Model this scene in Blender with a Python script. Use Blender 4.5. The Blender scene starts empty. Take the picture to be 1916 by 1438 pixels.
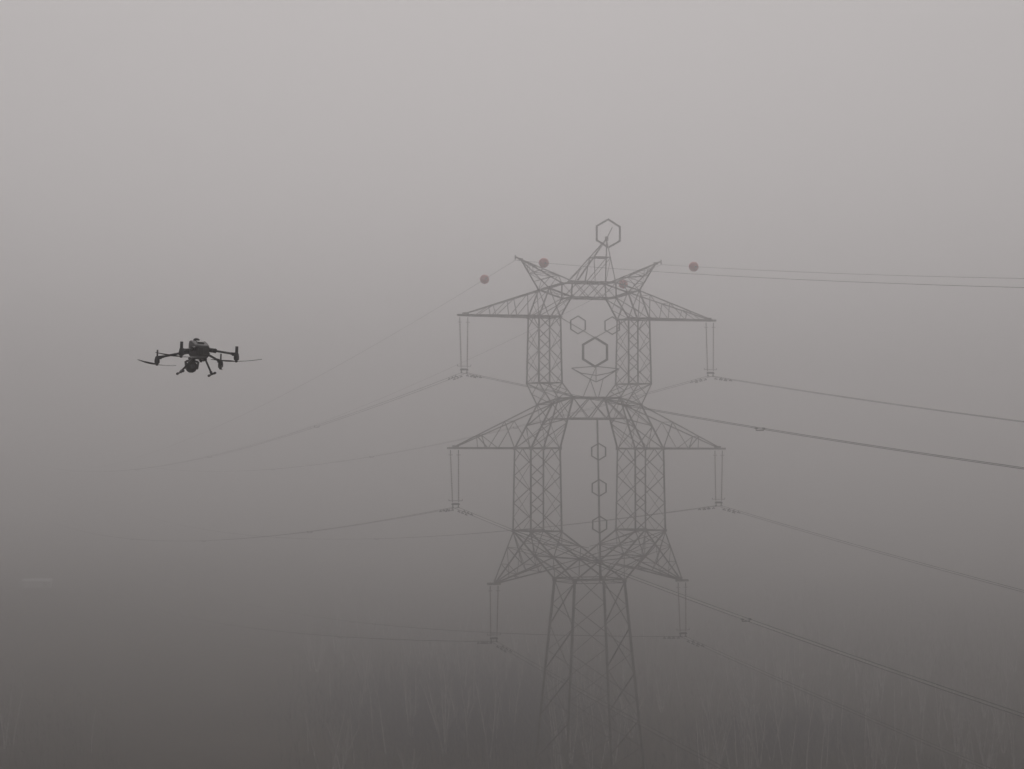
import bpy, bmesh, math, random
from mathutils import Vector, Matrix, Euler
R = math.radians
random.seed(7)
sc = bpy.context.scene
col = sc.collection

# ------------------------------------------------------------------ camera, sky, sun, exposure
U = 0.04                       # one drawing module of the pylon = 4 cm
CAM_Z = 30.4
SIGMA = 0.0049                 # fog density
cd = bpy.data.cameras.new('camera'); cam = bpy.data.objects.new('camera', cd); col.objects.link(cam)
cd.sensor_width = 36.0; cd.sensor_fit = 'HORIZONTAL'
cd.lens = 36.0 * 4720 / 1916
cd.clip_start = 0.1; cd.clip_end = 9000
cam.location = (0, 0, CAM_Z)
cam.rotation_euler = (R(90) + math.atan((865 - 719) / 4720), 0, 0)
sc.camera = cam

SUN_EL, SUN_AZ = 50, 0
wd = bpy.data.worlds.new('World'); sc.world = wd; wd.use_nodes = True
nt = wd.node_tree; nt.nodes.clear()
out = nt.nodes.new('ShaderNodeOutputWorld'); bg = nt.nodes.new('ShaderNodeBackground')
sky = nt.nodes.new('ShaderNodeTexSky'); sky.sky_type = 'NISHITA'; sky.sun_disc = False
sky.sun_elevation = R(SUN_EL); sky.sun_rotation = R(SUN_AZ); sky.dust_density = 4.0; sky.air_density = 1.0
hs = nt.nodes.new('ShaderNodeHueSaturation'); hs.inputs['Saturation'].default_value = 0.0
tint = nt.nodes.new('ShaderNodeMix'); tint.data_type = 'RGBA'; tint.blend_type = 'MULTIPLY'
tint.inputs['Factor'].default_value = 1.0; tint.inputs['B'].default_value = (1.0, 0.948, 0.943, 1)
nt.links.new(sky.outputs[0], hs.inputs['Color']); nt.links.new(hs.outputs[0], tint.inputs['A'])
nt.links.new(tint.outputs['Result'], bg.inputs['Color']); bg.inputs['Strength'].default_value = 0.060
nt.links.new(bg.outputs[0], out.inputs['Surface'])

sd = bpy.data.lights.new('sun', 'SUN'); sun = bpy.data.objects.new('sun', sd); col.objects.link(sun)
sd.energy = 0.5; sd.angle = R(30); sd.color = (1, 0.96, 0.92)
sun.rotation_euler = (R(90 - SUN_EL), 0, R(180 - SUN_AZ))
sc.view_settings.view_transform = 'Standard'; sc.view_settings.look = 'None'
sc.view_settings.exposure = 0.0; sc.view_settings.gamma = 1.0
sc.cycles.volume_bounces = 6; sc.cycles.max_bounces = 10
sc.cycles.use_denoising = True

# ------------------------------------------------------------------ helpers
def tag(o, label=None, cat=None, group=None, kind=None):
    if label: o['label'] = label
    if cat: o['category'] = cat
    if group: o['group'] = group
    if kind: o['kind'] = kind
    return o

def empty(name, loc=(0, 0, 0), rot=(0, 0, 0)):
    o = bpy.data.objects.new(name, None); col.objects.link(o)
    o.location = loc; o.rotation_euler = rot; o.empty_display_size = 0.3
    return o

def mat(name, color, rough=0.7, metal=0.0, noise=None, scale=1.0, bump=0.0, detail=6):
    m = bpy.data.materials.new(name); m.use_nodes = True
    t = m.node_tree; b = t.nodes['Principled BSDF']
    b.inputs['Roughness'].default_value = rough; b.inputs['Metallic'].default_value = metal
    b.inputs['Base Color'].default_value = (*color, 1)
    if noise or bump:
        tc = t.nodes.new('ShaderNodeTexCoord'); n = t.nodes.new('ShaderNodeTexNoise')
        n.inputs['Scale'].default_value = scale; n.inputs['Detail'].default_value = detail
        t.links.new(tc.outputs['Object'], n.inputs['Vector'])
    if noise:
        r = t.nodes.new('ShaderNodeValToRGB')
        r.color_ramp.elements[0].position = 0.35; r.color_ramp.elements[1].position = 0.65
        r.color_ramp.elements[0].color = (*color, 1); r.color_ramp.elements[1].color = (*noise, 1)
        t.links.new(n.outputs['Fac'], r.inputs['Fac']); t.links.new(r.outputs['Color'], b.inputs['Base Color'])
    if bump:
        bp = t.nodes.new('ShaderNodeBump'); bp.inputs['Strength'].default_value = bump
        t.links.new(n.outputs['Fac'], bp.inputs['Height']); t.links.new(bp.outputs[0], b.inputs['Normal'])
    return m

M = {
 'steel': mat('galvanised_steel', (0.26, 0.26, 0.26), 0.65, 0.1, (0.38, 0.375, 0.37), 1.5),
 'paint': mat('painted_steel', (0.14, 0.142, 0.146), 0.5, 0.1, (0.20, 0.20, 0.20), 2),
 'wire': mat('aluminium_strand', (0.09, 0.09, 0.095), 0.5, 0.5, (0.14, 0.14, 0.14), 3),
 'insul': mat('composite_insulator', (0.30, 0.27, 0.26), 0.4, 0, (0.38, 0.35, 0.34), 4),
 'red': mat('faded_red_shell', (0.86, 0.20, 0.21), 0.6, 0, (0.76, 0.20, 0.20), 3),
 'concrete': mat('concrete', (0.3, 0.29, 0.27), 0.9, 0, (0.22, 0.21, 0.2), 4, 0.3),
 'shell': mat('charcoal_shell', (0.040, 0.038, 0.043), 0.65, 0, (0.058, 0.056, 0.062), 14, 0.03),
 'carbon': mat('carbon_tube', (0.018, 0.018, 0.020), 0.35, 0, (0.028, 0.028, 0.03), 40),
 'rubber': mat('rubber', (0.015, 0.015, 0.015), 0.8, 0, (0.025, 0.025, 0.025), 30),
 'metal': mat('machined_metal', (0.10, 0.10, 0.11), 0.35, 0.8, (0.15, 0.15, 0.16), 20),
 'glass': mat('lens_glass', (0.012, 0.012, 0.02), 0.08, 0, (0.02, 0.02, 0.03), 5),
 'olive': mat('camera_shell', (0.040, 0.039, 0.034), 0.45, 0, (0.055, 0.053, 0.048), 20, 0.03),
 'bark': mat('pale_bark', (0.85, 0.83, 0.82), 0.85, 0, (0.48, 0.47, 0.46), 3, 0.3),
 'twig': mat('grey_twigs', (0.36, 0.35, 0.345), 0.9, 0, (0.50, 0.485, 0.48), 2),
 'brush': mat('dark_brush', (0.050, 0.056, 0.066), 0.95, 0, (0.11, 0.108, 0.105), 0.05),
 'thicket': mat('blue_grey_brush', (0.052, 0.058, 0.095), 0.95, 0, (0.075, 0.080, 0.12), 0.1),
 'white': mat('white_cladding', (0.93, 0.93, 0.95), 0.6, 0, (0.86, 0.86, 0.88), 2),
 'roof': mat('roof_sheet', (0.88, 0.88, 0.9), 0.6, 0, (0.8, 0.8, 0.82), 2),
 'door': mat('door_paint', (0.55, 0.55, 0.57), 0.6, 0, (0.5, 0.5, 0.51), 4),
}

class MB:
    """collects polygons and links them as one mesh object"""
    def __init__(s): s.v = []; s.f = []; s.sm = []
    def add(s, vs, fs, smooth=False):
        b = len(s.v); s.v += [tuple(v) for v in vs]
        s.f += [tuple(i + b for i in f) for f in fs]; s.sm += [smooth] * len(fs)
    def angle(s, p, q, a, t=None, up=None):
        """a steel angle section of leg width a from p to q"""
        p, q = Vector(p), Vector(q); d = (q - p)
        if d.length < 1e-6: return
        d.normalize(); a *= 0.86; t = t or a * 0.14
        u = Vector(up) if up is not None else Vector((0, 0, 1))
        if abs(d.dot(u)) > 0.97: u = Vector((0.6, 0.8, 0))
        n = d.cross(u).normalized(); m = n.cross(d).normalized()
        h = a / 2
        prof = [(-h, -h), (h, -h), (h, -h + t), (-h + t, -h + t), (-h + t, h), (-h, h)]
        vs = [p + n * x + m * y for x, y in prof] + [q + n * x + m * y for x, y in prof]
        fs = [(i, (i + 1) % 6, 6 + (i + 1) % 6, 6 + i) for i in range(6)]
        fs += [(3, 2, 1, 0), (5, 4, 3, 0), (6, 7, 8, 9), (6, 9, 10, 11)]
        s.add(vs, fs)
    def box(s, c, sz, rot=None, taper=(1, 1)):
        c = Vector(c); x, y, z = [k / 2 for k in sz]; tx, ty = taper
        vs = [Vector((-x, -y, -z)), Vector((x, -y, -z)), Vector((x, y, -z)), Vector((-x, y, -z)),
              Vector((-x * tx, -y * ty, z)), Vector((x * tx, -y * ty, z)), Vector((x * tx, y * ty, z)), Vector((-x * tx, y * ty, z))]
        if rot is not None: vs = [rot @ v for v in vs]
        s.add([c + v for v in vs], [(0, 3, 2, 1), (4, 5, 6, 7), (0, 1, 5, 4), (1, 2, 6, 5), (2, 3, 7, 6), (3, 0, 4, 7)])
    def tube(s, pts, r, n=6, caps=True, flat=1.0, smooth=True):
        pts = [Vector(p) for p in pts]; k = len(pts); rs = r if isinstance(r, (list, tuple)) else [r] * k
        vs = []; ref = None
        for i in range(k):
            d = (pts[min(i + 1, k - 1)] - pts[max(i - 1, 0)]).normalized()
            if ref is None:
                ref = Vector((0, 0, 1)) if abs(d.z) < 0.9 else Vector((1, 0, 0))
            a = d.cross(ref).normalized(); b = a.cross(d).normalized(); ref = b
            for j in range(n):
                t = 2 * math.pi * j / n
                vs.append(pts[i] + a * math.cos(t) * rs[i] + b * math.sin(t) * rs[i] * flat)
        fs = [(i * n + j, i * n + (j + 1) % n, (i + 1) * n + (j + 1) % n, (i + 1) * n + j) for i in range(k - 1) for j in range(n)]
        s.add(vs, fs, smooth)
        if caps:
            b = len(s.v) - k * n
            s.f += [tuple(b + j for j in reversed(range(n))), tuple(b + (k - 1) * n + j for j in range(n))]; s.sm += [False, False]
    def lathe(s, prof, n=16, c=(0, 0, 0), axis=None, smooth=True):
        """prof = (radius, z) pairs turned about z, then turned onto axis"""
        c = Vector(c); q = Vector((0, 0, 1)).rotation_difference(Vector(axis)).to_matrix() if axis is not None else Matrix.Identity(3)
        vs = [c + q @ Vector((r * math.cos(2 * math.pi * j / n), r * math.sin(2 * math.pi * j / n), z)) for r, z in prof for j in range(n)]
        k = len(prof)
        fs = [(i * n + j, i * n + (j + 1) % n, (i + 1) * n + (j + 1) % n, (i + 1) * n + j) for i in range(k - 1) for j in range(n)]
        s.add(vs, fs, smooth)
        b = len(s.v) - k * n
        s.f += [tuple(b + j for j in reversed(range(n))), tuple(b + (k - 1) * n + j for j in range(n))]; s.sm += [False, False]
    def loft(s, rings, smooth=True):
        n = len(rings[0]); vs = [v for r in rings for v in r]
        fs = [(i * n + j, i * n + (j + 1) % n, (i + 1) * n + (j + 1) % n, (i + 1) * n + j) for i in range(len(rings) - 1) for j in range(n)]
        fs += [tuple(reversed(range(n))), tuple((len(rings) - 1) * n + j for j in range(n))]
        s.add(vs, fs, smooth)
    def build(s, name, m, parent=None, bevel=0):
        me = bpy.data.meshes.new(name); me.from_pydata(s.v, [], s.f); me.validate()
        for p, k in zip(me.polygons, s.sm): p.use_smooth = k
        bm = bmesh.new(); bm.from_mesh(me); bmesh.ops.recalc_face_normals(bm, faces=bm.faces)
        if bevel: bmesh.ops.bevel(bm, geom=list(bm.edges), offset=bevel, segments=2, affect='EDGES', profile=0.6)
        bm.to_mesh(me); bm.free()
        me.materials.append(m)
        o = bpy.data.objects.new(name, me); col.objects.link(o)
        if parent: o.parent = parent
        return o

def copy_tree(o, parent=None):
    c = o.copy(); col.objects.link(c); c.parent = parent
    for ch in list(o.children): copy_tree(ch, c)
    return c

# ------------------------------------------------------------------ ground
RISE = 6.0                    # low rise the shed stands on
def terrain():
    b = MB(); xs = [-3500, -1500, -700, -350] + list(range(-200, 201, 10)) + [350, 700, 1500, 3500]
    ys = [-3500, -1500, -500, -100] + list(range(0, 701, 12)) + [900, 1500, 2500, 3500]
    def hgt(x, y):
        sm = lambda u: max(0, min(1, u)) ** 2 * (3 - 2 * max(0, min(1, u)))
        rise = RISE * sm((y - 330) / 150) * sm((-x - 25) / 60)
        if abs(x) > 300 or y > 760 or y < -50: return rise
        return rise + 0.25 * math.sin(x * 0.07 + 1) * math.sin(y * 0.043) + 0.15 * math.sin(x * 0.19 + y * 0.13)
    vs = [(x, y, hgt(x, y)) for y in ys for x in xs]; n = len(xs)
    b.add(vs, [(j * n + i, j * n + i + 1, (j + 1) * n + i + 1, (j + 1) * n + i) for j in range(len(ys) - 1) for i in range(n - 1)], True)
    m = bpy.data.materials.new('winter_grass'); m.use_nodes = True; t = m.node_tree; bs = t.nodes['Principled BSDF']
    bs.inputs['Roughness'].default_value = 1.0; bs.inputs['Specular IOR Level'].default_value = 0.1
    tc = t.nodes.new('ShaderNodeTexCoord')
    n1 = t.nodes.new('ShaderNodeTexNoise'); n1.inputs['Scale'].default_value = 0.025; n1.inputs['Detail'].default_value = 5
    n2 = t.nodes.new('ShaderNodeTexNoise'); n2.inputs['Scale'].default_value = 0.7; n2.inputs['Detail'].default_value = 8
    r1 = t.nodes.new('ShaderNodeValToRGB'); e = r1.color_ramp.elements
    e[0].position = 0.35; e[0].color = (0.030, 0.026, 0.020, 1); e[1].position = 0.68; e[1].color = (0.058, 0.048, 0.036, 1)
    r2 = t.nodes.new('ShaderNodeValToRGB'); e = r2.color_ramp.elements
    e[0].position = 0.3; e[0].color = (0.6, 0.6, 0.6, 1); e[1].position = 0.7; e[1].color = (1.25, 1.22, 1.15, 1)
    mx = t.nodes.new('ShaderNodeMix'); mx.data_type = 'RGBA'; mx.blend_type = 'MULTIPLY'; mx.inputs['Factor'].default_value = 1
    for n_ in (n1, n2): t.links.new(tc.outputs['Object'], n_.inputs['Vector'])
    t.links.new(n1.outputs['Fac'], r1.inputs['Fac']); t.links.new(n2.outputs['Fac'], r2.inputs['Fac'])
    t.links.new(r1.outputs['Color'], mx.inputs['A']); t.links.new(r2.outputs['Color'], mx.inputs['B'])
    t.links.new(mx.outputs['Result'], bs.inputs['Base Color'])
    tag(b.build('ground', m), 'dark brown winter field fading into the fog', kind='structure')
terrain()

# ------------------------------------------------------------------ the pylon
# local drawing axes: w along the crossarms, t towards the viewer's side, h above camera height; all in modules of 4 cm
TH = R(20.8); TC, TS = math.cos(TH), math.sin(TH)
TX, TY = 144.4, 4720.0
GROUND_H = -CAM_Z / U
def T(w, t, h):
    return Vector(((TX + w * TC + t * TS) * U, (TY + w * TS - t * TC) * U, CAM_Z + h * U))
BASE = T(0, 0, GROUND_H); 
tower = empty('transmission_tower', BASE, (0, 0, TH))
tag(tower, 'tall steel lattice pylon shaped like a clown with hexagon nose, eyes and buttons', 'pylon')
def L(w, t, h):          # into the tower's own frame, metres
    return Vector((w * U, -t * U, (h - GROUND_H) * U))

K = 20                   # drawing heights below were read from a datum 20 modules lower
def N(w, t, H): return L(w, t, H + K)
MID, SML, TNY = 0.088, 0.066, 0.050
CONN = MB()              # gusset plates
def gus(b, p, s=0.34):
    s *= 0.7; b.box(p, (s, 0.03, s * 0.8)); b.box(p, (0.03, s, s * 0.8))
def seg(b, pts, a):
    for i in range(len(pts) - 1): b.angle(pts[i], pts[i + 1], a)
def X(b, a0, a1, b0, b1, s, n=1):
    """X bracing in the strip between edge a0-a1 and edge b0-b1, n panels"""
    for i in range(n):
        p, q = a0.lerp(a1, i / n), a0.lerp(a1, (i + 1) / n); r_, t_ = b0.lerp(b1, i / n), b0.lerp(b1, (i + 1) / n)
        off = (q - p).cross(r_ - p).normalized() * s * 0.55
        b.angle(p + off, t_ + off, s); b.angle(r_ - off, q - off, s)
def stagger(b, a0, a1, b0, b1, s, n):
    """bracing shifted by half a panel against its neighbours"""
    b.angle(a0.lerp(b0, .5), a0.lerp(a1, .5 / n), s); b.angle(a0.lerp(b0, .5), b0.lerp(b1, .5 / n), s)
    X(b, a0.lerp(a1, .5 / n), a0.lerp(a1, 1 - .5 / n), b0.lerp(b1, .5 / n), b0.lerp(b1, 1 - .5 / n), s, n - 1)
    b.angle(a1.lerp(b1, .5), a0.lerp(a1, 1 - .5 / n), s); b.angle(a1.lerp(b1, .5), b0.lerp(b1, 1 - .5 / n), s)

# body below the waist
aw = lambda H: 50 + 0.0775 * (-238 - H)
Hg = GROUND_H - K
for sw in (-1, 1):
    for st in (-1, 1):
        b = MB(); b.angle(N(sw * aw(Hg), st * aw(Hg), Hg + 8), N(sw * 50, st * 50, -238), 0.20)
        for Hn in (-238, -323, -407, -492, -575, -660): gus(b, N(sw * aw(Hn), st * aw(Hn), Hn), 0.26)
        b.build('tower_leg', M['steel'], tower)
        f = MB(); f.lathe([(0.55, -0.6), (0.55, 0.1), (0.4, 0.45)], 16, N(sw * aw(Hg), st * aw(Hg), Hg))
        f.build('footing', M['concrete'], tower)
b = MB()
lev = [-238, -323, -407, -492, -575, -660, -745]
for s in (-1, 1):        # side faces
    for i in range(6):
        a0, a1 = aw(lev[i]), aw(lev[i + 1])
        b.angle(N(s * a0, 50 / 50 * a0, lev[i] - 4), N(s * a1, -a1, lev[i + 1]), MID)
        b.angle(N(s * a0 * .99, -a0, lev[i] - 4), N(s * a1 * .99, a1, lev[i + 1]), SML)
lev2 = [-238, -285, -372, -458, -545, -630, -715]
for s in (-1, 1):        # near and far faces
    a1 = aw(lev2[1]); m_ = N(0, s * 50, -240)
    b.angle(m_, N(a1, s * a1, lev2[1]), SML); b.angle(m_, N(-a1, s * a1, lev2[1]), SML)
    for i in range(1, 6):
        a0, a1 = aw(lev2[i]), aw(lev2[i + 1])
        b.angle(N(-a0, s * a0, lev2[i]), N(a1, s * a1, lev2[i + 1]), SML)
        b.angle(N(a0, s * a0 * .99, lev2[i]), N(-a1, s * a1 * .99, lev2[i + 1]), SML)
b.build('body_bracing', M['steel'], tower)

# waist: the V that carries the two middle columns
b = MB()
c4 = [(-1, -1), (1, -1), (1, 1), (-1, 1)]
for i in range(4):       # ring at the top of the body
    p, q = c4[i], c4[(i + 1) % 4]
    b.angle(N(p[0] * 50, p[1] * 50, -236), N(q[0] * 50, q[1] * 50, -236), MID)
    b.angle(N(p[0] * 50.6, p[1] * 50.6, -243), N(q[0] * 50.6, q[1] * 50.6, -243), SML)
    gus(b, N(p[0] * 50, p[1] * 50, -239), 0.5)
b.angle(N(-50, -50, -238), N(50, 50, -238), SML); b.angle(N(50, -50, -238), N(-50, 50, -238), SML)
for m in (-1, 1):
    for t in (-1, 1):
        o0, o1 = N(m * 135, t * 46, -147), N(m * 50, t * 50, -238)
        i0, i1 = N(m * 74, t * 46, -147), N(-m * 50, t * 50, -238)
        b.angle(o0, o1, 0.15); b.angle(i0, i1, 0.14)
        om, im, cx = o0.lerp(o1, .52), i0.lerp(i1, .3), i0.lerp(i1, .6)
        for g in (o0, i0): gus(b, g, .32)
        gus(b, om, .42)
        b.angle(o0, im, SML); b.angle(om, im, SML); b.angle(om, i0, SML); b.angle(om, cx, MID); b.angle(im, N(m * 20, t * 47.5, -178), TNY)
        b.angle(o0.lerp(o1, .78), cx, SML); b.angle(cx, N(0, t * 50, -240), SML); b.angle(o0.lerp(o1, .26), i0, TNY)
        b.angle(o0.lerp(o1, .26), im, TNY); b.angle(om, N(m * 25, t * 50, -240), TNY)
    for (f0, f1) in (((135, -147), (74, -147)),):   # column foot frame
        for w_, H_ in (f0, f1): b.angle(N(m * w_, -46, H_), N(m * w_, 46, H_), MID)
    for t in (-1, 1): b.angle(N(m * 135, t * 46, -146), N(m * 74, t * 46, -146), MID)
    # cross bracing between near and far planes
    A0, A1, B0, B1 = N(m * 135, -46, -147), N(m * 50, -50, -238), N(m * 135, 46, -147), N(m * 50, 50, -238)
    X(b, A0, A1, B0, B1, SML, 2); b.angle(A0.lerp(A1, .52), B0.lerp(B1, .52), MID)
    A0, A1, B0, B1 = N(m * 74, -46, -147), N(-m * 50, -50, -238), N(m * 74, 46, -147), N(-m * 50, 50, -238)
    X(b, A0, A0.lerp(A1, .6), B0, B0.lerp(B1, .6), SML, 2); b.angle(A0.lerp(A1, .3), B0.lerp(B1, .3), SML)
for w_ in (0,):
    b.angle(N(0, -48, -202), N(0, 48, -202), MID); gus(b, N(0, 48, -202), .5); gus(b, N(0, -48, -202), .5)
b.build('waist_frame', M['steel'], tower)

def column(m, w0, hw0, ht0, H0, w1, hw1, ht1, H1, n):
    b = MB(); C = {}
    for sw in (-1, 1):
        for st in (-1, 1):
            p, q = N(m * (w0 + sw * hw0), st * ht0, H0), N(m * (w1 + sw * hw1), st * ht1, H1)
            C[sw, st] = (p, q); b.angle(p, q, 0.13 if st > 0 else 0.115)
            for k in range(n + 1): gus(b, p.lerp(q, k / n), 0.2)
    for st in (-1, 1): X(b, *C[-1, st], *C[1, st], SML, n)
    for sw in (-1, 1): stagger(b, *C[sw, -1], *C[sw, 1], TNY, n)
    for H in (0, 1):
        P = [C[-1, -1][H], C[1, -1][H], C[1, 1][H], C[-1, 1][H]]
        for i in range(4): b.angle(P[i], P[(i + 1) % 4], MID)
        b.angle(P[0], P[2], TNY)
    b.build('lattice_column', M['steel'], tower)
for m in (-1, 1):
    column(m, 104.4, 30.5, 46, -147, 104.4, 28.9, 41.8, 6, 3)
    column(m, 90.2, 23, 31, 128, 90.2, 21.4, 27.3, 250, 3)

def pinch(m, feet, top_o, top_i, s=0.12):
    """legs of a column drawn together towards the beam: feet (w_inner, w_outer, t, H) -> nodes"""
    b = MB(); wi, wo, t, H = feet; (two, tto, Hto), (twi, tti, Hti) = top_o, top_i
    P = {}
    for st in (-1, 1):
        P['o', st] = (N(m * wo, st * t, H), N(m * two, st * tto, Hto)); P['i', st] = (N(m * wi, st * t, H), N(m * twi, st * tti, Hti))
        b.angle(*P['o', st], s); b.angle(*P['i', st], s)
        gus(b, P['o', st][1], .36); gus(b, P['i', st][1], .36)
        b.angle(P['o', st][1], P['i', st][1], MID)
        X(b, *P['o', st], *P['i', st], SML, 2 if abs(Hto - H) > 60 else 1)
    for k in 'oi': X(b, *P[k, -1], *P[k, 1], TNY, 2); b.angle(P[k, -1][1], P[k, 1][1], MID)
    b.angle(P['o', -1][1], P['i', 1][1], TNY); b.angle(P['o', 1][1], P['i', -1][1], TNY)
    return b, P
# shoulders (above middle crossarm) and chin (below upper columns), cheeks above the upper crossarm
for m in (-1, 1):
    b, P = pinch(m, (75.5, 133.3, 41.8, 6), (89.5, 38, 88), (47.5, 36.5, 100), 0.12)
    for st in (-1, 1):   # brace from the beam's lower chord to the outer leg
        b.angle(N(m * 55, st * 38, 62), N(m * 110, st * 39.5, 49), MID)
        b.angle(N(m * 110, st * 39.5, 49), N(m * 104, st * 41.8, 6), TNY); b.angle(N(m * 62, st * 40, 45), N(m * 104, st * 41.8, 6), TNY)
    b.build('shoulder_frame', M['steel'], tower)
    b, P = pinch(m, (67.2, 113.2, 31, 128), (89.5, 38, 88), (47, 36, 101), 0.11)
    b.build('chin_frame', M['steel'], tower)
    b, P = pinch(m, (68.8, 111.6, 27.3, 250), (91, 27, 303), (45, 24, 288), 0.11)
    b.build('cheek_frame', M['steel'], tower)

def beam(wt, Ht, tt, wb, Hb, tb, n, ends, name='cross_beam'):
    b = MB()
    for st in (-1, 1):
        t0, t1, b0, b1 = N(-wt, st * tt, Ht), N(wt, st * tt, Ht), N(-wb, st * tb, Hb), N(wb, st * tb, Hb)
        b.angle(t0, t1, 0.14); b.angle(b0, b1, 0.14)
        X(b, t0, t1, b0, b1, SML, n)
        for e in ends:
            (w0, H0, q0), (w1, H1, q1) = e
            for m in (-1, 1): b.angle(N(m * w0, st * q0, H0), N(m * w1, st * q1, H1), 0.13)
    for (w, H, t) in ((wt, Ht, tt), (wb, Hb, tb)):
        X(b, N(-w, -t, H), N(w, -t, H), N(-w, t, H), N(w, t, H), TNY, n)
        for k in range(n + 1):
            ww = -w + 2 * w * k / n; b.angle(N(ww, -t, H), N(ww, t, H), SML)
            for st in (-1, 1): gus(b, N(ww, st * t, H), .24)
    b.build(name, M['steel'], tower)
beam(47, 101, 36, 55, 62, 38, 3, [((47, 101, 36), (89.5, 88, 38))])
beam(44, 317, 26, 45, 288, 24, 3, [((44, 317, 26), (91, 303, 27)), ((44, 317, 26), (45, 288, 24)), ((45, 288, 24), (91, 303, 27))])

def crossarm(m, wi, wr, tr, Hr, wtop, ttop, Htop, wtip, Htip, zig, thick):
    """box arm: lower chords from (wr,tr,Hr), upper chords from (wtop,ttop,Htop), both to the tip"""
    b = MB(); tipt = 5
    for st in (-1, 1):
        r0, u0 = N(m * wr, st * tr, Hr), N(m * wtop, st * ttop, Htop)
        tp = N(m * (wtip - 6), st * tipt, Htip); tu = N(m * (wtip - 14), st * tipt, Htip + 3)
        b.angle(r0, tp, thick); b.angle(u0, tu, 0.105); b.angle(N(m * wi, st * tr, Hr), r0, .15)
        for w in (wi, wr): gus(b, N(m * w, st * tr, Hr), .4)
        lo = lambda f: r0.lerp(tp, f); up = lambda f: u0.lerp(tu, f)
        seq = [r0] + [(up if i % 2 == 0 else lo)(f) for i, f in enumerate(zig)]
        seg(b, seq, SML)
    # floor and roof lacing
    A, B_ = (N(m * wr, -tr, Hr), N(m * (wtip - 6), -tipt, Htip)), (N(m * wr, tr, Hr), N(m * (wtip - 6), tipt, Htip))
    X(b, A[0], A[1], B_[0], B_[1], TNY, 4)
    A, B_ = (N(m * wtop, -ttop, Htop), N(m * (wtip - 14), -tipt, Htip + 3)), (N(m * wtop, ttop, Htop), N(m * (wtip - 14), tipt, Htip + 3))
    for f in zig[::2]: b.angle(A[0].lerp(A[1], f), B_[0].lerp(B_[1], f), TNY)
    # tip plate with the two hanging points
    b.box(N(m * (wtip - 10), 0, Htip), (22 * U, 10 * U, 0.14)); b.box(N(m * (wtip - 14), 0, Htip + 3), (10 * U, 9 * U, 0.16))
    b.build('crossarm', M['steel'], tower)
for m in (-1, 1):
    crossarm(m, 75.5, 133.3, 41.8, 6.5, 89.5, 38, 88, 279, 6.5, (.40, .42, .74, .55 + .03), 0.16)
    crossarm(m, 68.8, 111.6, 27.3, 251, 91, 27, 303, 260, 251, (.15, .29, .43, .56, .68, .80), 0.17)
    # lower arm, hanging from the waist
    b = MB()
    for st in (-1, 1):
        tip = N(m * 190, st * 4, -243); foot = N(m * 135, st * 46, -149)
        hip = N(m * 91, st * 48, -194); low = N(m * 74, st * 49, -211)
        b.angle(foot, tip, .115); b.angle(hip, tip, .105); b.angle(low, tip, .115)
        f1, f2 = foot.lerp(tip, .30), foot.lerp(tip, .62); l1, l2 = hip.lerp(tip, .30), hip.lerp(tip, .62)
        v1 = low.lerp(tip, .34); v2 = low.lerp(tip, .7)
        b.angle(foot, l1, SML); b.angle(l1, f1, SML); b.angle(f1, hip, TNY); b.angle(l2, f1, TNY); b.angle(l2, f2, TNY)
        b.angle(foot, v1, TNY); b.angle(l1, v1, TNY); b.angle(l2, v2, TNY)
    for f in (.3, .62):
        for (w0, t0, H0) in ((135, 46, -149), (91, 48, -194), (74, 49, -211)):
            b.angle(N(m * w0, -t0, H0).lerp(N(m * 190, -4, -243), f), N(m * w0, t0, H0).lerp(N(m * 190, 4, -243), f), TNY)
    b.angle(N(m * 135, -46, -149), N(m * 135, 46, -149).lerp(N(m * 190, 4, -243), .3), TNY)
    b.angle(N(m * 74, -49, -211), N(m * 74, 49, -211).lerp(N(m * 190, 4, -243), .34), TNY)
    b.box(N(m * 190, 0, -243), (24 * U, 9 * U, 0.16)); b.box(N(m * 183, 0, -238), (12 * U, 8 * U, 0.14))
    b.build('crossarm', M['steel'], tower)
    # ear peak carrying the ground wire
    b = MB(); tip = N(m * 137, 0, 357)
    outs = [N(m * 91, st * 27, 303) for st in (-1, 1)]; ins = [N(m * 44, st * 26, 317) for st in (-1, 1)]
    for p in outs + ins: b.angle(p, tip, .095)
    for f in (.28, .55, .78):
        P = [outs[0].lerp(tip, f), outs[1].lerp(tip, f), ins[1].lerp(tip, f), ins[0].lerp(tip, f)]
        for i in range(4): b.angle(P[i], P[(i + 1) % 4], TNY)
    for a_, c_ in ((outs[0], ins[0]), (outs[1], ins[1]), (outs[0], outs[1]), (ins[0], ins[1])):
        b.angle(a_, c_.lerp(tip, .28), TNY); b.angle(c_.lerp(tip, .28), a_.lerp(tip, .55), TNY); b.angle(a_.lerp(tip, .55), c_.lerp(tip, .78), TNY)
    b.box(tip, (.30, .16, .16)); b.angle(tip, N(m * 148, 0, 361), .12); b.box(N(m * 148, 0, 360), (.07, .1, .34))
    b.build('ground_wire_peak', M['steel'], tower)

def hexring(w, t, H, r, band, name='hexagon_ring', parent=None, sx=1.0):
    b = MB(); dep = 0.10
    for i in range(6):
        a0, a1 = R(90 + 60 * i), R(150 + 60 * i)
        q = []
        for a in (a0, a1):
            for rr in (r - band / 2, r + band / 2): q.append((w + rr * math.cos(a) * sx, H + rr * math.sin(a)))
        vs = []
        for dt in (-dep / U / 2, dep / U / 2):
            vs += [N(x, t + dt, y) for x, y in (q[0], q[1], q[3], q[2])]
        b.add(vs, [(0, 1, 2, 3), (7, 6, 5, 4), (0, 4, 5, 1), (2, 6, 7, 3)])
    return b.build(name, M['paint'], parent or tower)

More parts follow.
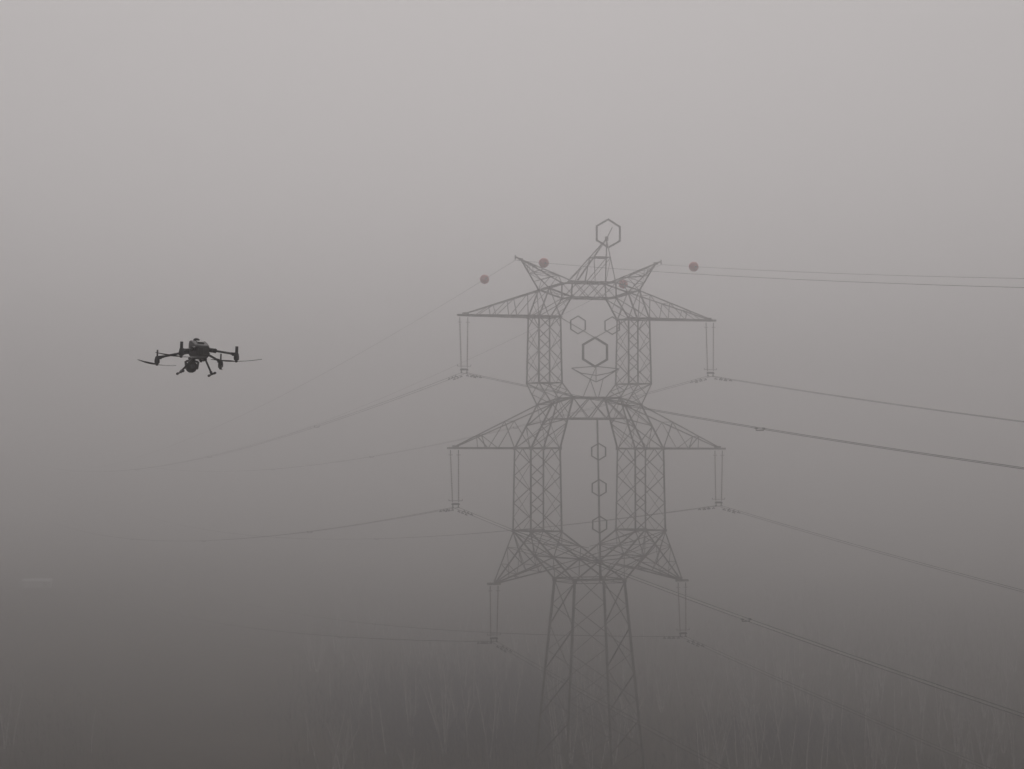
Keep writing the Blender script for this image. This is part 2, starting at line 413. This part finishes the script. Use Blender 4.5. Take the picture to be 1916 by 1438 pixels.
# hat
hat = MB(); apex = N(36, 0, 401); hb = {}
for w in (-35, 44):
    for st in (-1, 1): hb[w, st] = N(w, st * 25.5, 317); hat.angle(hb[w, st], apex, .105)
bar = {k: hb[k].lerp(apex, .57) for k in hb}
for st in (-1, 1):
    hat.angle(bar[-35, st], bar[44, st], .14)
    hat.angle(bar[-35, st], N(2, st * 25.5, 317), SML); hat.angle(bar[44, st], N(2 if st < 0 else -8, st * 25.5, 317), SML)
    hat.angle(hb[-35, st].lerp(apex, .36), N(-20, st * 25.5, 317), TNY)
for w in (-35, 44): hat.angle(bar[w, -1], bar[w, 1], SML); hat.angle(hb[w, -1], bar[w, 1], TNY)
hat.angle(hb[-35, 1], hb[44, -1], TNY)
hat.angle(apex, N(47, 1, 423), .07); hat.box(apex, (.2, .2, .3))
hat = hat.build('hat_frame', M['steel'], tower)
def face_ring(w, t, H, r, band, parent, sx=1.03):
    return hexring(w, t, H, r, band, 'hexagon_ring', parent, sx)
face_ring(38.5, 2, 410.5, 26.5, 3.6, hat)
# face
rods = MB()
for m in (-1, 1): rods.angle(N(m * 68.8, 27.3, 249), N(0, 29, 212.5), .075)
rods.build('support_rod', M['steel'], tower)
nose = hexring(0, 29, 185.5, 27, 4.4, 'hexagon_nose', None, 1.03)
for m in (-1, 1): hexring(m * 34.5, 29.5, 235.5, 16.5, 2.0, 'hexagon_eye', None, 1.02)
b = MB()
def m2(x0, y0, x1, y1, a=.075): b.angle(N((x0 - 1112.5) / .935, 30, 845 - y0), N((x1 - 1112.5) / .935, 30, 845 - y1), a)
for seg_ in ((1068, 690, 1113, 686), (1113, 686, 1157, 690), (1068, 690, 1086, 699), (1086, 699, 1115, 703), (1115, 703, 1139, 698), (1139, 698, 1157, 690),
             (1068, 690, 1103, 710), (1103, 710, 1114, 715), (1114, 715, 1127, 709), (1127, 709, 1157, 690)): m2(*seg_)
b.build('mouth_frame', M['paint'], tower)
b = MB()
for seg_ in ((1114, 687, 1103, 710), (1103, 710, 1089, 744), (1103, 710, 1115, 744), (1127, 709, 1118, 744), (1114, 687, 1114, 715)): m2(*seg_, .07)
b.build('mouth_support', M['steel'], tower)
# button mast
b = MB(); b.tube([N(0, 39, 62), N(2.5, 47, -205), N(2.5, 50, -238)], 0.075, 8)
mast = b.build('button_mast', M['steel'], tower)
for H, t in ((0, 41.2), (-67, 43.4), (-135, 45.8)): hexring(1, t + 2, H, 15.6, 2.0, 'hexagon_button', mast, 1.03)

# ------------------------------------------------------------------ insulator sets
SIDE = {-1: 'left', 1: 'right'}
def shed_string(p, q):
    """ribbed insulator from p to q as a lathe"""
    p, q = Vector(p), Vector(q); Ln = (q - p).length; prof = [(0.02, 0), (0.035, 0.02), (0.035, 0.12)]
    n = 26; z = 0.14; st = (Ln - 0.28) / n
    for i in range(n): prof += [(0.026, z), (0.064, z + st * .30), (0.058, z + st * .42), (0.026, z + st * .62)]; z += st
    prof += [(0.035, Ln - .12), (0.035, Ln - .02), (0.02, Ln)]
    b = MB(); b.lathe(prof, 8, p, (q - p).normalized()); return b
def insulator_set(side, wt0, wt1, Htop, wb, Hbot, label):
    root = empty('insulator_set', T(side * wt0, 0, Htop + K), (0, 0, TH))
    tag(root, label, 'insulator', 'suspension insulator sets under the crossarms')
    o = Vector((side * wt0 * U, 0, (Htop + K) * U))
    P = lambda w, H, t=0: Vector((w * U, -t * U, (H + K) * U)) - o
    for wt, wbm in ((wt0, wb - 6), (wt1, wb + 6)) if False else ((wt0, wb + (6 if side > 0 else -6) * side * 1), (wt1, wb - 6)):
        shed_string(P(side * wt, Htop - 6), P(side * wbm, Hbot + 9)).build('insulator_string', M['insul'], root)
    for wt in (wt0, wt1):
        f = MB(); f.tube([P(side * wt, Htop), P(side * wt, Htop - 9)], .03, 6)
        f.tube([P(side * wt - 4, Htop - 9), P(side * wt + 4, Htop - 9)], .018, 5)
        f.build('hanger', M['metal'], root)
    y = MB(); c = side * wb
    y.box(P(c, Hbot + 6), (17 * U, .05, 3.4 * U), None, (.8, 1)); y.tube([P(c - 13, Hbot + 12), P(c + 13, Hbot + 12)], .02, 6)
    y.tube([P(c - 13, Hbot + 12), P(c - 13, Hbot + 15)], .02, 6); y.tube([P(c + 13, Hbot + 12), P(c + 13, Hbot + 15)], .02, 6)
    y.build('yoke_plate', M['metal'], root)
    for dw in (-5.4, 5.4):
        k = MB(); k.tube([P(c + dw, Hbot + 5), P(c + dw, Hbot)], .04, 6)
        k.tube([P(c + dw, Hbot - 1, -4), P(c + dw, Hbot + .8, 0), P(c + dw, Hbot - 1, 4)], [.03, .06, .03], 8)
        k.build('clamp', M['metal'], root)
ARMS = [('upper', 257, 241.5, 247, 250.5, 145), ('middle', 275, 259.5, 3, 267, -102), ('lower', 197.5, 182, -247, 192, -349)]
near_far = {-1: 'nearer end', 1: 'farther end'}
for nm, wa, wb_, Ht, wc, Hb in ARMS:
    for side in (-1, 1):
        insulator_set(side, wa, wb_, Ht, wc - (2 if side < 0 else 0), Hb,
                      'pair of thin insulator strings hanging from the %s end of the pylon\'s %s crossarm' % (SIDE[side], nm))

# ------------------------------------------------------------------ conductors
AN, AF = 0.2895, -0.2799
def cable_point(w, h, s, near, da=0):
    """point at run s (modules) from the attachment; near = towards the viewer"""
    base = T(w, 0, h) / U
    if near: dx, dy, a, b_ = math.sin(AN), -math.cos(AN), .0937, .0647e-4
    else: dx, dy, a, b_ = math.sin(AF), math.cos(AF), .0667, .055e-4
    a += da
    return Vector((base.x + dx * s, base.y + dy * s, base.z - a * s + b_ * s * s)) * U
NEAR_LEN, FAR_LEN = 5200, 8200
def wire_pts(w, h, da=0, fa=0):
    fs = [FAR_LEN * (i / 46) ** 1.3 for i in range(46, 0, -1)]; ns = [NEAR_LEN * (i / 40) ** 1.3 for i in range(1, 41)]
    return [cable_point(w, h, s, False, fa) for s in fs] + [T(w, 0, h)] + [cable_point(w, h, s, True, da) for s in ns]
def bundle(w, h, label, spN, spF, da=0, fa=0):
    o0 = T(w, 0, h)
    root = empty('conductor_bundle', o0); tag(root, label, 'power line', 'twin conductor bundles strung over the pylon')
    rel = lambda p: p - o0
    def pt(dw, s, near): return rel(cable_point(w, h, s, near, da if near else fa)) + Vector((dw * U * TC, dw * U * TS, 0))
    for dw in (-5.4, 5.4):
        b = MB(); b.tube([rel(p) + Vector((dw * U * TC, dw * U * TS, 0)) for p in wire_pts(w, h, da, fa)], .0165, 5)
        b.build('wire', M['wire'], root)
        for near in (True, False):
            for s in (42, 66, 90):
                c = pt(dw, s, near); d = (pt(dw, s + 5, near) - c).normalized(); k = MB()
                dn = Vector((0, 0, -1)); m0 = c + dn * .13
                k.tube([c, m0], .025, 5); k.tube([m0 - d * .2, m0 + d * .2], .012, 4)
                for e in (-1, 1): k.tube([m0 + d * e * .13, m0 + d * e * .25], .045, 6)
                k.build('vibration_damper', M['metal'], root)
    for near, lst in ((True, spN), (False, spF)):
        for s in lst:
            a, c = pt(-5.4, s, near), pt(5.4, s, near); k = MB(); dn = Vector((0, 0, -.11))
            k.tube([a, a + dn, c + dn, c], .026, 6); k.tube([a - (pt(-5.4, s + 4, near) - a), a + (pt(-5.4, s + 4, near) - a)], .045, 6)
            k.tube([c - (pt(5.4, s + 4, near) - c), c + (pt(5.4, s + 4, near) - c)], .045, 6)
            k.build('spacer', M['metal'], root)
for nm, wa, wb_, Ht, wc, Hb in ARMS:
    for side in (-1, 1):
        spN = {('upper', -1): (1430, 2900), ('middle', -1): (1420, 2900)}.get((nm, side), (1500, 2700))
        w_ = side * (wc - (2 if side < 0 else 0))
        bundle(w_, Hb + K, 'twin conductors passing under the %s end of the pylon\'s %s crossarm' % (SIDE[side], nm), spN, (1340, 2900, 4500))
GW = {}; GD = {-1: .0115, 1: .004}
for side in (-1, 1):
    w, h = side * 148, 361 + K - 6
    GW[side] = (w, h)
    o0 = T(w, 0, h); b = MB(); b.tube([p - o0 for p in wire_pts(w, h, GD[side], .03)], .013, 5)
    o = b.build('ground_wire', M['wire']); o.location = o0
    tag(o, 'single thin ground wire over the %s peak at the pylon\'s top' % SIDE[side], 'power line', 'ground wires on the pylon peaks')

def ball(side, s, near, label):
    w, h = GW[side]; c = cable_point(w, h, s, near, .0 + (GD[side] if near else .03))
    d = (cable_point(w, h, s + 10, near, .0 + (GD[side] if near else .03)) - c).normalized()
    root = empty('marker_ball', c); tag(root, label, 'marker ball', 'red marker balls on the ground wires')
    r = .36
    for e in (-1, 1):
        up = Vector((0, 0, e)); prof = [(r * 1.04, 0), (r * 1.04, .012), (r, .014)] + [(r * math.cos(R(a)), r * math.sin(R(a))) for a in range(6, 90, 7)] + [(.01, r)]
        b = MB(); b.lathe(prof, 24, (0, 0, 0), up); b.build('half_shell', M['red'], root)
    for e in (-1, 1):
        b = MB(); b.tube([d * e * (r - .02), d * e * (r + .09)], .05, 8); b.build('clamp', M['metal'], root)
BALLS = ((-1, 178, True, 'red marker ball touching the left ear peak of the pylon'),
         (-1, 214, False, 'red marker ball farthest left, alone beside the left ear peak'),
         (1, 174, True, 'red marker ball farthest right, alone in the open fog'),
         (1, 226, False, 'faint red marker ball seen through the right ear peak lattice'))
for b_ in BALLS: ball(*b_)

# ------------------------------------------------------------------ drone
DR = 25.1
dc = Vector(((372 - 958) / 4720 * DR, DR, CAM_Z + (865 - 657) / 4720 * DR))
drone = empty('drone', dc)
drone.rotation_mode = 'QUATERNION'
drone.rotation_quaternion = (Matrix.Rotation(R(20), 3, 'Z') @ Matrix.Rotation(R(-4), 3, 'X') @ Matrix.Rotation(R(3), 3, 'Y')).to_quaternion()
tag(drone, 'dark four-rotor drone hovering in fog with gimbal camera and two landing legs', 'drone')
def ring(y, w, zt, zb, sh=0.7, x0=0.0):
    """octagonal body section: half width w, top zt, bottom zb"""
    zm = (zt + zb) / 2; h = (zt - zb) / 2
    return [Vector((x0 + w * a, y, zm + h * c)) for a, c in ((-1, -.55), (-.70, -1), (.70, -1), (1, -.55), (1, .62), (.95, .90), (.80, 1), (-.80, 1), (-.95, .90), (-1, .62))]
b = MB(); b.loft([ring(-.165, .052, .030, -.062), ring(-.158, .068, .040, -.074), ring(-.10, .078, .058, -.084), ring(-.02, .084, .088, -.084), ring(.05, .084, .112, -.074),
                  ring(.115, .082, .120, -.056), ring(.146, .076, .118, -.042), ring(.152, .066, .108, -.03)])
b.build('body', M['shell'], drone)
b = MB(); b.loft([ring(-.172, .045, .02, -.055), ring(-.15, .060, .036, -.070), ring(-.15 + .001, .060, .036, -.07)]); 
for s in (-1, 1): b.box((s * .026, -.172, -.018), (.046, .022, .062))
b.build('battery', M['carbon'], drone, .0)
b = MB(); b.lathe([(.034, 0), (.033, .012), (.026, .022), (.012, .029), (.002, .030)], 16, (-.012, .085, .114)); b.build('beacon', M['shell'], drone)
b = MB(); b.box((.0, -.02, .092), (.075, .11, .016), Matrix.Rotation(R(15), 3, 'X'), (.85, .9)); b.build('top_hatch', M['carbon'], drone)
b = MB(); b.box((0.02, -.06, -.092), (.05, .05, .022), None, (1.2, 1.2)); b.lathe([(.012, 0), (.012, .012)], 10, (.01, -.06, -.115)); b.build('belly_sensor', M['carbon'], drone)
b = MB(); b.box((-.055, .155, -.052), (.03, .03, .022)); b.lathe([(.012, 0), (.012, .02)], 10, (-.055, .18, -.055), (0, 1, 0)); b.build('front_camera', M['carbon'], drone)
MOT = {'A': (-.34, .38), 'B': (-.265, -.395), 'C': (.305, -.32), 'D': (.305, .35)}
BL = {'A': 32, 'B': 8, 'C': -33, 'D': 74}
for k, (mx, my) in MOT.items():
    sx, sy = (1 if mx > 0 else -1), (1 if my > 0 else -1); mz = -.053
    root_ = Vector((sx * .06, sy * .10, .012)); end = Vector((mx, my, mz + .008))
    a = MB(); j = root_.lerp(end, .24)
    a.tube([root_, j], [.026, .022], 10); a.tube([j, end], [.0115, .0115], 10); a.tube([root_.lerp(end, .20), root_.lerp(end, .29)], .024, 10)
    a.tube([root_.lerp(end, .80), end], [.0135, .019], 10)
    arm = a.build('arm', M['carbon'], drone)
    p = MB(); c = Vector((mx, my, mz))
    p.lathe([(.018, -.050), (.026, -.044), (.027, -.020), (.025, -.006), (.022, .010), (.018, .020), (.010, .024)], 16, c)
    p.box(c + (root_ - c).normalized() * .03 + Vector((0, 0, .002)), (.032, .032, .026)); p.build('motor', M['shell'], arm)
    n_ = MB(); broad = k in 'BC'
    n_.box(c + Vector((0, 0, .052)), (.030 if broad else .013, .013 if broad else .026, .072), None, (.95, .95))
    n_.build('antenna', M['shell'], arm, .002)
    pr = MB(); ang = R(BL[k])
    pr.lathe([(.006, -.022), (.014, -.018), (.015, -.004), (.008, 0)], 12, c + Vector((0, 0, -.050)))
    for e in (0, math.pi):
        dr = Vector((math.cos(ang + e), math.sin(ang + e), 0)); nr = Vector((-dr.y, dr.x, 0)); rings = []
        for r_, cw, zz in ((.012, .010, 0), (.05, .017, .002), (.09, .021, .003), (.15, .019, .007), (.21, .014, .013), (.25, .009, .018), (.266, .003, .020)):
            o_ = c + Vector((0, 0, -.060 + zz)) + dr * r_; tw = R(22 - 55 * r_)
            u_ = nr * math.cos(tw) + Vector((0, 0, math.sin(tw))); v_ = u_.cross(dr)
            rings.append([o_ + u_ * cw * cx_ + v_ * cy_ * .0045 for cx_, cy_ in ((-1, 0), (-.3, .8), (.5, .7), (1, 0), (.5, -.2), (-.3, -.3))])
        pr.loft(rings)
    pr.build('propeller', M['carbon'], arm)
for s in (-1, 1):
    a = MB(); top = Vector((s * .058, -.02, -.070)); ft = Vector((s * .160 - .028, -.03, -.225))
    a.tube([top, ft], .0095, 10); a.tube([top, top.lerp(ft, .12)], .015, 10); a.tube([ft + (top - ft).normalized() * .03, ft], .014, 10)
    leg = a.build('landing_leg', M['carbon'], drone)
    a = MB(); a.tube([ft + Vector((0, -.13, 0)), ft + Vector((0, .13, 0))], .0085, 10); sk = a.build('skid', M['carbon'], leg)
    for e in (-1, 1):
        a = MB(); a.tube([ft + Vector((0, e * .105, 0)), ft + Vector((0, e * .14, 0))], .0125, 10); a.build('skid_foot', M['rubber'], leg)
g = MB(); gc = Vector((-.034, .165, -.140))
g.lathe([(.030, 0), (.034, .012), (.030, .035), (.022, .045)], 14, (-.034, .14, -.088))
g.box(gc + Vector((0, -.02, .062)), (.05, .05, .035)); 
for s in (-1, 1): g.box(gc + Vector((s * .060, -.01, .016)), (.014, .045, .075), Matrix.Rotation(R(s * 8), 3, 'Y'))
g.box(gc + Vector((0, -.02, .054)), (.12, .03, .018)); gim = g.build('gimbal_mount', M['olive'], drone)
g = MB(); rr = []
for y, w, h in ((-.055, .038, .036), (-.045, .052, .050), (.0, .058, .060), (.035, .056, .056), (.048, .046, .046)):
    rr.append([gc + Vector((w * math.cos(R(a)) * (1.0), y, h * math.sin(R(a)))) for a in range(15, 375, 30)])
g.loft(rr); camb = g.build('gimbal_camera', M['olive'], drone)
for dx, dz, r_ in ((-.022, .02, .02), (.024, .018, .016), (0, -.025, .018)):
    g = MB(); g.lathe([(r_, 0), (r_, .012), (r_ * .8, .014), (r_ * .5, .010), (.001, .009)], 14, gc + Vector((dx, .046, dz)), (0, 1, 0)); g.build('lens', M['glass'], camb)
g = MB(); g.lathe([(.022, 0), (.022, .006), (.014, .008), (.001, .008)], 16, gc + Vector((0.0, -.054, -.002)), (0, -1, 0)); g.build('rear_vent', M['metal'], camb)

# ------------------------------------------------------------------ far shed
sh = empty('shed', (-92.3, 491, 5.9), (0, 0, R(6)))
sh.scale = (.86, .86, .72)
tag(sh, 'small low white shed far off at the left, almost lost in fog', 'shed')
b = MB(); b.box((0, 0, 1.05), (6.4, 3.2, 2.1)); wl = b.build('wall', M['white'], sh)
b = MB(); b.box((0, 0, 2.42), (6.8, 3.6, .62), None, (.97, .25)); b.build('roof', M['roof'], sh)
b = MB(); b.box((1.9, -1.62, .95), (.9, .06, 1.85)); b.build('door', M['door'], sh)

# ------------------------------------------------------------------ bare trees
def make_tree(seed, forks, height, lean):
    rnd = random.Random(seed)
    tr, cr = MB(), MB()
    la = math.pi; lv = Vector((math.cos(la), math.sin(la), 0)) * lean
    def stem(p0, d, Ln, r0, nseg, b):
        pts = [p0]; p = p0.copy(); dd = d.copy()
        for i in range(nseg):
            dd = (dd + Vector((rnd.uniform(-1, 1), rnd.uniform(-1, 1), .25)) * .07).normalized(); p = p + dd * Ln / nseg; pts.append(p.copy())
        b.tube(pts, [r0 * (1 - .88 * i / nseg) for i in range(nseg + 1)], 5, False); return pts
    stems = []
    for k in range(forks):
        a = rnd.uniform(0, 6.28); sp = .05 + .14 * (forks > 1) * rnd.uniform(.5, 1.2)
        d = (Vector((math.cos(a) * sp, math.sin(a) * sp, 1)) + lv).normalized(); Ln = height * rnd.uniform(.82, 1.0)
        stems.append((stem(Vector((math.cos(a), math.sin(a), 0)) * .08 * (forks > 1) + Vector((0, 0, -.2)), d, Ln, .085 * rnd.uniform(.8, 1.15), 9, tr), Ln))
    for pts, Ln in stems:
        for i in range(26):
            f = rnd.uniform(.22, .98) * (len(pts) - 1); k = min(int(f), len(pts) - 2); p = pts[k].lerp(pts[k + 1], f - k)
            a = rnd.uniform(0, 6.28); bl = (1.25 - f / len(pts)) * rnd.uniform(.10, .22) * Ln
            d = Vector((math.cos(a) * .5, math.sin(a) * .5, rnd.uniform(.7, 1.2))).normalized()
            bp = stem(p, d, bl, .022, 3, cr)
            for j in range(5):
                q = bp[rnd.choice((1, 2, 3))]; a2 = a + rnd.uniform(-1.3, 1.3)
                d2 = Vector((math.cos(a2) * .5, math.sin(a2) * .5, rnd.uniform(.5, 1.2))).normalized()
                cr.tube([q, q + d2 * bl * rnd.uniform(.25, .55)], [.011, .004], 3, False)
    root = empty('bare_tree'); tr.build('trunk', M['bark'], root); cr.build('crown', M['twig'], root)
    return root
KIND = ['slender straight bare tree', 'slender leaning bare tree', 'forked pale bare tree', 'bushy many-stemmed bare tree']
protos = []
for i, (fk, ht, ln, kd) in enumerate(((1, 11.5, .04, 0), (1, 10.0, .03, 0), (1, 10.5, .22, 1), (1, 9.5, .28, 1), (2, 10.5, .06, 2), (2, 9.0, .08, 2), (4, 9.0, .04, 3), (5, 7.5, .03, 3))):
    protos.append((make_tree(50 + i, fk, ht, ln), kd))
used = set()
def plant(pi, x, y, s, rz, label=None, grp=None):
    pr, kd = protos[pi]
    if pi in used: o = copy_tree(pr)
    else: o = pr; used.add(pi)
    o.location = (x, y, -.05); o.scale = (s, s, s); o.rotation_euler = (0, 0, rz)
    px = 958 + x / y * 4720
    where = ('at the far left edge of the field' if px < 400 else 'at the left end of the wood' if px < 720 else 'just left of the pylon legs' if px < 1000 else
             'behind the pylon legs' if px < 1210 else 'just right of the pylon legs' if px < 1420 else 'midway between pylon and right edge' if px < 1680 else 'near the right edge')
    size = 'short ' if s < .8 else 'tall ' if s > 1.0 else ''
    if px >= 400: where += ', near row' if y < 255 else ', middle rows' if y < 330 else ', faint back rows'
    tag(o, label or size + KIND[kd] + ' ' + where, 'tree', grp or 'bare trees: ' + size + ['straight ', 'leaning ', 'forked ', 'bushy '][kd] + where)
HERO = ((4, 915, 261, 1.0, .4, 'brightest pale forked bare tree, low between the drone side and the pylon legs'),
        (2, 836, 268, 1.05, .1, 'pale bare tree leaning left just left of the bright forked tree'),
        (3, 1345, 262, 1.0, .2, 'leaning bare tree with pale stem, first clear one right of the pylon legs'),
        (0, 1462, 255, .95, 0, 'straight pale bare stem at the bottom edge right of the leaning tree'),
        (2, 1618, 258, 1.1, .3, 'tall leaning bare tree low in the right third of the wood'),
        (3, 1772, 285, 1.2, .1, 'leaning bare tree directly under the lowest conductors near the right edge'))
for a_ in HERO: plant(a_[0], (a_[1] - 958) / 4720 * a_[2], a_[2], a_[3], a_[4], a_[5], 'clearer pale trees at the front of the wood')
rt = random.Random(21); cnt = 0
while cnt < 285:
    y = 205 + 260 * rt.random() ** 1.25; px = rt.uniform(-60, 1990)
    x = (px - 958) / 4720 * y
    if px < 560:
        if px > 210 or y > 300: continue
        if rt.random() < .25: continue
    dens = 1.0 if px > 640 else .6
    if y < 238 and rt.random() < .55: continue
    if abs(x - TX * U) < 7 and y < 212: continue
    if rt.random() > dens or (px < 1000 and y < 255 and rt.random() < .7): continue
    plant(rt.randrange(8), x, y, rt.choice((.6, .75, .85, .95, 1.05, 1.15)), rt.gauss(0, .7)); cnt += 1
for i in range(8):
    assert i in used

# undergrowth: thin upright stems nobody could count
def brush(name, count, region, seed, hmin, hmax, m, label):
    b = MB(); ru = random.Random(seed); n = 0
    while n < count:
        y = 235 + 330 * ru.random(); px = ru.uniform(-60, 1990); by = 865 + CAM_Z * 4720 / y
        if not region(px, by, y, ru): continue
        n += 1
        x = (px - 958) / 4720 * y; h = ru.uniform(hmin, hmax); a = ru.uniform(0, 6.28); r = ru.uniform(.012, .032)
        dx, dy = math.cos(a) * h * .14, math.sin(a) * h * .14
        vs = [(x + r * math.cos(k * 2.094), y + r * math.sin(k * 2.094), -.1) for k in range(3)] + [(x + dx, y + dy, h)]
        b.add(vs, [(0, 1, 3), (1, 2, 3), (2, 0, 3)])
        for e in range(3):
            z0 = h * ru.uniform(.25, .7); a2 = ru.uniform(0, 6.28); q = (x + dx * z0 / h, y + dy * z0 / h, z0)
            q2 = (q[0] + math.cos(a2) * h * .22, q[1] + math.sin(a2) * h * .22, z0 + h * .35)
            b.add([q, (q[0] + .03, q[1], q[2] + .02), (q[0], q[1] + .03, q[2] + .02), q2], [(0, 1, 3), (1, 2, 3), (2, 0, 3)])
    tag(b.build(name, m), label, kind='stuff')
def wood(px, by, y, ru):
    if px < 560: return px < 240 and y < 330
    if px < 1000 and by > 1395: return ru.random() < .08
    return True
def core(px, by, y, ru):
    d = ((px - 880) / 230) ** 2 + ((by - 1350) / 75) ** 2; e = ((px - 1480) / 190) ** 2 + ((by - 1400) / 40) ** 2
    return ru.random() < math.exp(-d * 1.6) + .6 * math.exp(-e * 2)
brush('undergrowth', 9000, wood, 5, .9, 2.6, M['brush'], 'thin bare stems covering the ground below the trees')
brush('thicket', 9000, core, 6, 2.0, 4.5, M['thicket'], 'darker blue-grey thicket of bare brush left of the pylon legs')

# ------------------------------------------------------------------ fog
b = MB(); b.box((0, 600, (CAM_Z + 24 - 2) / 2), (7400, 8600, CAM_Z + 24 + 2))
fm = bpy.data.materials.new('fog'); fm.use_nodes = True; t = fm.node_tree; t.nodes.clear()
fo = t.nodes.new('ShaderNodeOutputMaterial'); pv = t.nodes.new('ShaderNodeVolumePrincipled')
pv.inputs['Color'].default_value = (0.962, 0.958, 0.958, 1); pv.inputs['Density'].default_value = SIGMA; pv.inputs['Anisotropy'].default_value = 0.94
t.links.new(pv.outputs[0], fo.inputs['Volume'])
tag(b.build('haze', fm), 'even grey fog filling the air', kind='stuff')
